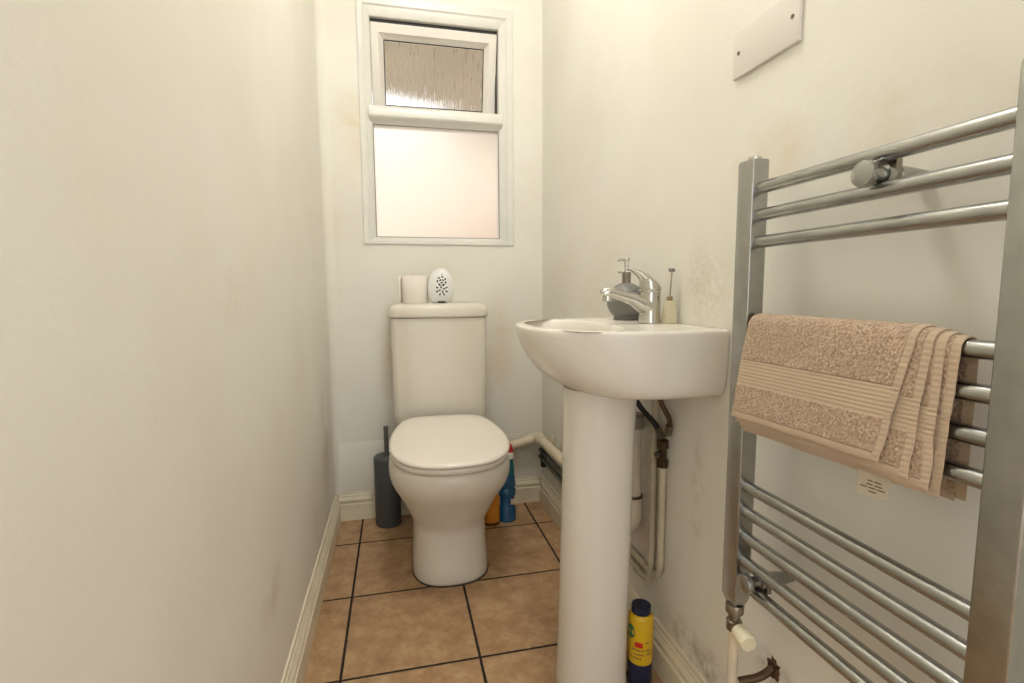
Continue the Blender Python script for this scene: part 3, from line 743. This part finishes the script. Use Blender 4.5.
for (y, z) in ((-1.3385, 1.0325), (-1.178, .4555)):
    bm = bmesh.new()
    lathe(bm, (.668, y, z), [(.010, -.001), (.0135, 0), (.0148, .0015), (.0148, .007), (.0140, .0095), (.0105, .0108), (.004, .0112)], 36, axis='-X')
    obj('clamp_knob', bm, M_rad, rail)
    bm = bmesh.new(); lathe(bm, (.672, y, z), [(.0085, 0), (.0085, .012), (.012, .013), (.012, .026), (.0105, .027), (.0105, .030), (.0118, .031), (.0080, .072), (.0079, .0728)], 28, axis='X'); obj('wall_bracket', bm, M_rad, rail)
    bm = bmesh.new(); box(bm, .692, .701, y-.012, y+.012, z-.017, z+.017, .002); obj('clamp_plate', bm, M_dull, rail)
# lockshield valve under the far upright
vy = -1.131; vx = .682
bm = bmesh.new(); lathe(bm, (vx, vy, .345), [(.009, 0), (.0125, .001), (.0125, .016), (.0095, .018), (.0095, .030), (.014, .031), (.0145, .044), (.0135, .046), (.0095, .047), (.0095, .052)], 24); obj('valve_body', bm, M_dull, rail)
bm = bmesh.new()
d0 = Vector((vx, vy-.006, .352)); dd = Vector((-.12, -1, -.10)).normalized()
tube(bm, [d0, d0+dd*.006, d0+dd*.0065, d0+dd*.034, d0+dd*.037], [.007, .007, .0118, .0135, .012], 24); obj('valve_cap', bm, M_cream, rail, label='cream plastic valve cap')
fp = thing('feed_pipe', 'white-painted feed pipe below the radiator valve, running to the floor', 'pipe', (vx, vy, 0))
bm = bmesh.new(); tube(bm, [(vx, vy, .0), (vx, vy, .344)], .0080, 16); obj('pipe_run', bm, M_wpipe, fp)
# rusty stub and hole in the wall beside the valve
st = thing('pipe_stub', 'brown corroded pipe stub coming out of a hole in the wall below the radiator', 'pipe', (.745, -1.150, .283))
bm = bmesh.new(); tube(bm, smooth_path([(.7448, -1.150, .278), (.722, -1.150, .266), (.692, -1.136, .253)], .012), .0065, 14); obj('stub', bm, M_brass, st)
bm = bmesh.new()
ring0, ring1 = [], []
for k in range(20):
    a = 2*PI*k/20; r = .014+.010*noise.noise(Vector((math.cos(a)*2, math.sin(a)*2, 3)))
    ring0.append((.7449, -1.152+r*math.cos(a)*1.0, .279+r*math.sin(a)*1.25)); ring1.append((.742, -1.152+r*.62*math.cos(a), .279+r*.62*math.sin(a)*1.25))
loft(bm, [ring0, ring1], True, True); obj('crumbling_plaster', bm, mat('rust_plaster', (88, 58, 36), .95, var=.6, vscale=90, bump=1, bscale=200), st, 20)

# ------------------------------------------------------------------ towel folded over the middle bars
TZ, TXC = .849, BXC
towel = thing('bath_towel', 'beige terry towel folded in layers over the middle bars of the radiator', 'towel', (TXC, -1.30, .70))
tm = bmesh.new(); uvl = tm.loops.layers.uv.new('UVMap')
def layer(rad, front_z, back_z, yl, yr_top, yr_bot, yl_bot, drop_x, seed, thick=.0042, zslope=0.0, fold=1.0):
    """one ply: rises behind the bar, bends over it and hangs in front; a closed solid sheet with rounded edges"""
    NU, segs = 60, []
    # path (x, z, s) with s growing towards the front hem
    path = []
    for i in range(12): z = back_z+(TZ-back_z)*i/12; path.append((TXC+rad, z))
    for i in range(17): a = PI*i/16; path.append((TXC+rad*math.cos(a), TZ+rad*math.sin(a)))
    L_ = TZ-front_z
    for i in range(1, 43):
        t = i/42; path.append((TXC-rad-drop_x*t**.8, TZ-L_*t))
    NP = len(path)
    ln = [0]
    for a, b_ in zip(path, path[1:]): ln.append(ln[-1]+math.hypot(b_[0]-a[0], b_[1]-a[1]))
    tot = ln[-1]
    grid = []
    for side in (0, 1):
        g = []
        for j, (x, z) in enumerate(path):
            a = path[max(j-1, 0)]; b_ = path[min(j+1, NP-1)]
            tx_, tz_ = b_[0]-a[0], b_[1]-a[1]; l = math.hypot(tx_, tz_); nx, nz = -tz_/l*-1, tx_/l*-1
            # outward normal: away from the bar
            nx, nz = (tz_/l, -tx_/l)
            row = []
            f = max(0, (ln[j]-(tot-L_))/L_)
            y0 = yl+(yl_bot-yl)*f; y1 = yr_top+(yr_bot-yr_top)*f
            for i in range(NU+1):
                u = i/NU; y = y0+(y1-y0)*u
                edge = min(1, (1-u)*(y0-y1)/.004, u*(y0-y1)/.004); hemf = min(1, (tot-ln[j])/.004, ln[j]/.004)
                th = thick*(.35+.65*min(math.sqrt(max(edge, 0)), math.sqrt(max(hemf, 0))))
                nn = noise.noise(Vector((y*22, z*22, seed)))*.0028*f + noise.noise(Vector((y*110, z*110, seed+7)))*.0007
                vfh = tot-ln[j]
                if side and .050 < vfh < .090: nn -= .0009
                if side and vfh < .012: nn += .0004
                wave = .0016*math.sin(u*17+seed)*f
                off = (th/2 if side else -th/2)+ (nn+wave if side else wave*.8)
                sag = zslope*u*f
                row.append(((x-nx*0)+nx*off*(-1), y+noise.noise(Vector((z*30, seed, u)))*.0022*(f if u > .5 else 0), z+nz*off*(-1)+sag, y0-y, ))
            g.append(row)
        grid.append(g)
    V = [[[tm.verts.new(p[:3]) for p in row] for row in g] for g in grid]
    W = yl-yr_top
    def face(vs, uvs):
        f_ = tm.faces.new(vs)
        for lp, uv in zip(f_.loops, uvs): lp[uvl].uv = uv
    for s in (0, 1):
        for j in range(NP-1):
            for i in range(NU):
                uvs = [((1-i/NU)*W, tot-ln[j]), ((1-(i+1)/NU)*W, tot-ln[j]), ((1-(i+1)/NU)*W, tot-ln[j+1]), ((1-i/NU)*W, tot-ln[j+1])]
                vs = [V[s][j][i], V[s][j][i+1], V[s][j+1][i+1], V[s][j+1][i]]
                if s: vs = vs[::-1]; uvs = uvs[::-1]
                face(vs, uvs)
    for j in range(NP-1):
        for i, uu in ((0, W), (NU, 0)):
            face([V[0][j][i], V[0][j+1][i], V[1][j+1][i], V[1][j][i]], [(uu, tot-ln[j]), (uu, tot-ln[j+1]), (uu, tot-ln[j+1]), (uu, tot-ln[j])])
    for i in range(NU):
        for j, vv in ((0, tot), (NP-1, 0)):
            face([V[0][j][i], V[0][j][i+1], V[1][j][i+1], V[1][j][i]], [((1-i/NU)*W, vv)]*4)
#      rad    front  back   yl      yrtop   yrbot   ylbot  drop
layer(.0112, .690, .697, -1.156, -1.446, -1.440, -1.154, .004, 4.1, .003, .010)
layer(.0139, .697, .692, -1.155, -1.434, -1.434, -1.152, .008, 9.3, .003, .009)
layer(.0165, .704, .70, -1.157, -1.424, -1.416, -1.150, .011, 15.7, .003, .008)
layer(.0191, .713, .72, -1.158, -1.408, -1.390, -1.149, .015, 22.2, .003, .008)
obj('terry_cloth', tm, M_towel, towel, 60)
bm = bmesh.new()
lx = .6655
lb = [(lx, -1.354, .700), (lx, -1.394, .701), (lx-.003, -1.391, .677), (lx-.003, -1.356, .673)]
vs0 = [bm.verts.new(p) for p in lb]; vs1 = [bm.verts.new((p[0]-.0008, p[1], p[2])) for p in lb]
bm.faces.new(vs0); bm.faces.new(vs1[::-1])
for i in range(4): bm.faces.new((vs0[i], vs0[(i+1) % 4], vs1[(i+1) % 4], vs1[i]))
lab = obj('care_label', bm, M_labelw, towel, label='small white care label')
bm = bmesh.new()
def lp(u, v):
    a = Vector(lb[0]).lerp(Vector(lb[1]), u); b_ = Vector(lb[3]).lerp(Vector(lb[2]), u); p = a.lerp(b_, v); return (p.x-.0011, p.y, p.z)
for v, segs in ((.30, ((.32, .48), (.52, .75))), (.46, ((.30, .50), (.56, .80))), (.60, ((.10, .34), (.38, .62), (.66, .92))), (.76, ((.40, .66),))):
    for a, b_ in segs: bm.faces.new([bm.verts.new(lp(*q)) for q in ((a, v), (b_, v), (b_, v+.055), (a, v+.055))])
pr = obj('label_print', bm, M_print, None, recalc=False); pr.parent = lab; pr.matrix_parent_inverse = Matrix.Translation(-Vector(towel.location))
pr.matrix_parent_inverse = Matrix.Identity(4)

# ------------------------------------------------------------------ light
w = bpy.data.worlds.new('World'); S.world = w; w.use_nodes = True
bg = w.node_tree.nodes['Background']; bg.inputs[0].default_value = (.98, .99, 1.0, 1); bg.inputs[1].default_value = 1.15
cl = thing('added_ceiling_lamp', 'unseen round white ceiling lamp added as soft fill light above the middle of the room', 'lamp', (.32, -.80, ZC))  # unseen lamp, added to stand in for soft light bounced off the ceiling
bm = bmesh.new(); lathe(bm, (.32, -.80, ZC-.0005), [(.10, -.0), (.10, -.02), (.09, -.022)], 40); obj('lamp_base', bm, M_wplast, cl)
me, nt, b = new_mat('lamp_glow'); b.inputs['Base Color'].default_value = (1, 1, 1, 1)
b.inputs['Emission Color'].default_value = (1.0, .985, .955, 1); b.inputs['Emission Strength'].default_value = 24
bm = bmesh.new(); lathe(bm, (.32, -.80, ZC-.023), [(.115, -.0), (.135, -.012), (.13, -.04), (.10, -.062), (.05, -.074), (.01, -.077)], 40); obj('lamp_shade', bm, me, cl, 60)

# ------------------------------------------------------------------ camera
cam = bpy.data.cameras.new('Camera'); co = bpy.data.objects.new('Camera', cam); COL.objects.link(co)
r = Vector((.97470208, -.22343505, -.00571188)); u = Vector((.02880086, .1002149, .99454888)); f = Vector((.22164466, .96955338, -.10411479))
mw = Matrix((( r.x, u.x, -f.x, .15161788), (r.y, u.y, -f.y, -1.81362924), (r.z, u.z, -f.z, .90810298), (0, 0, 0, 1)))
co.matrix_world = mw
cam.sensor_width = 36; cam.lens = 505.5636/1024*36; cam.clip_start = .02
S.camera = co
S.view_settings.view_transform = 'Standard'; S.view_settings.look = 'None'; S.view_settings.gamma = 1; S.view_settings.use_curve_mapping = False
S.view_settings.exposure = 0.83
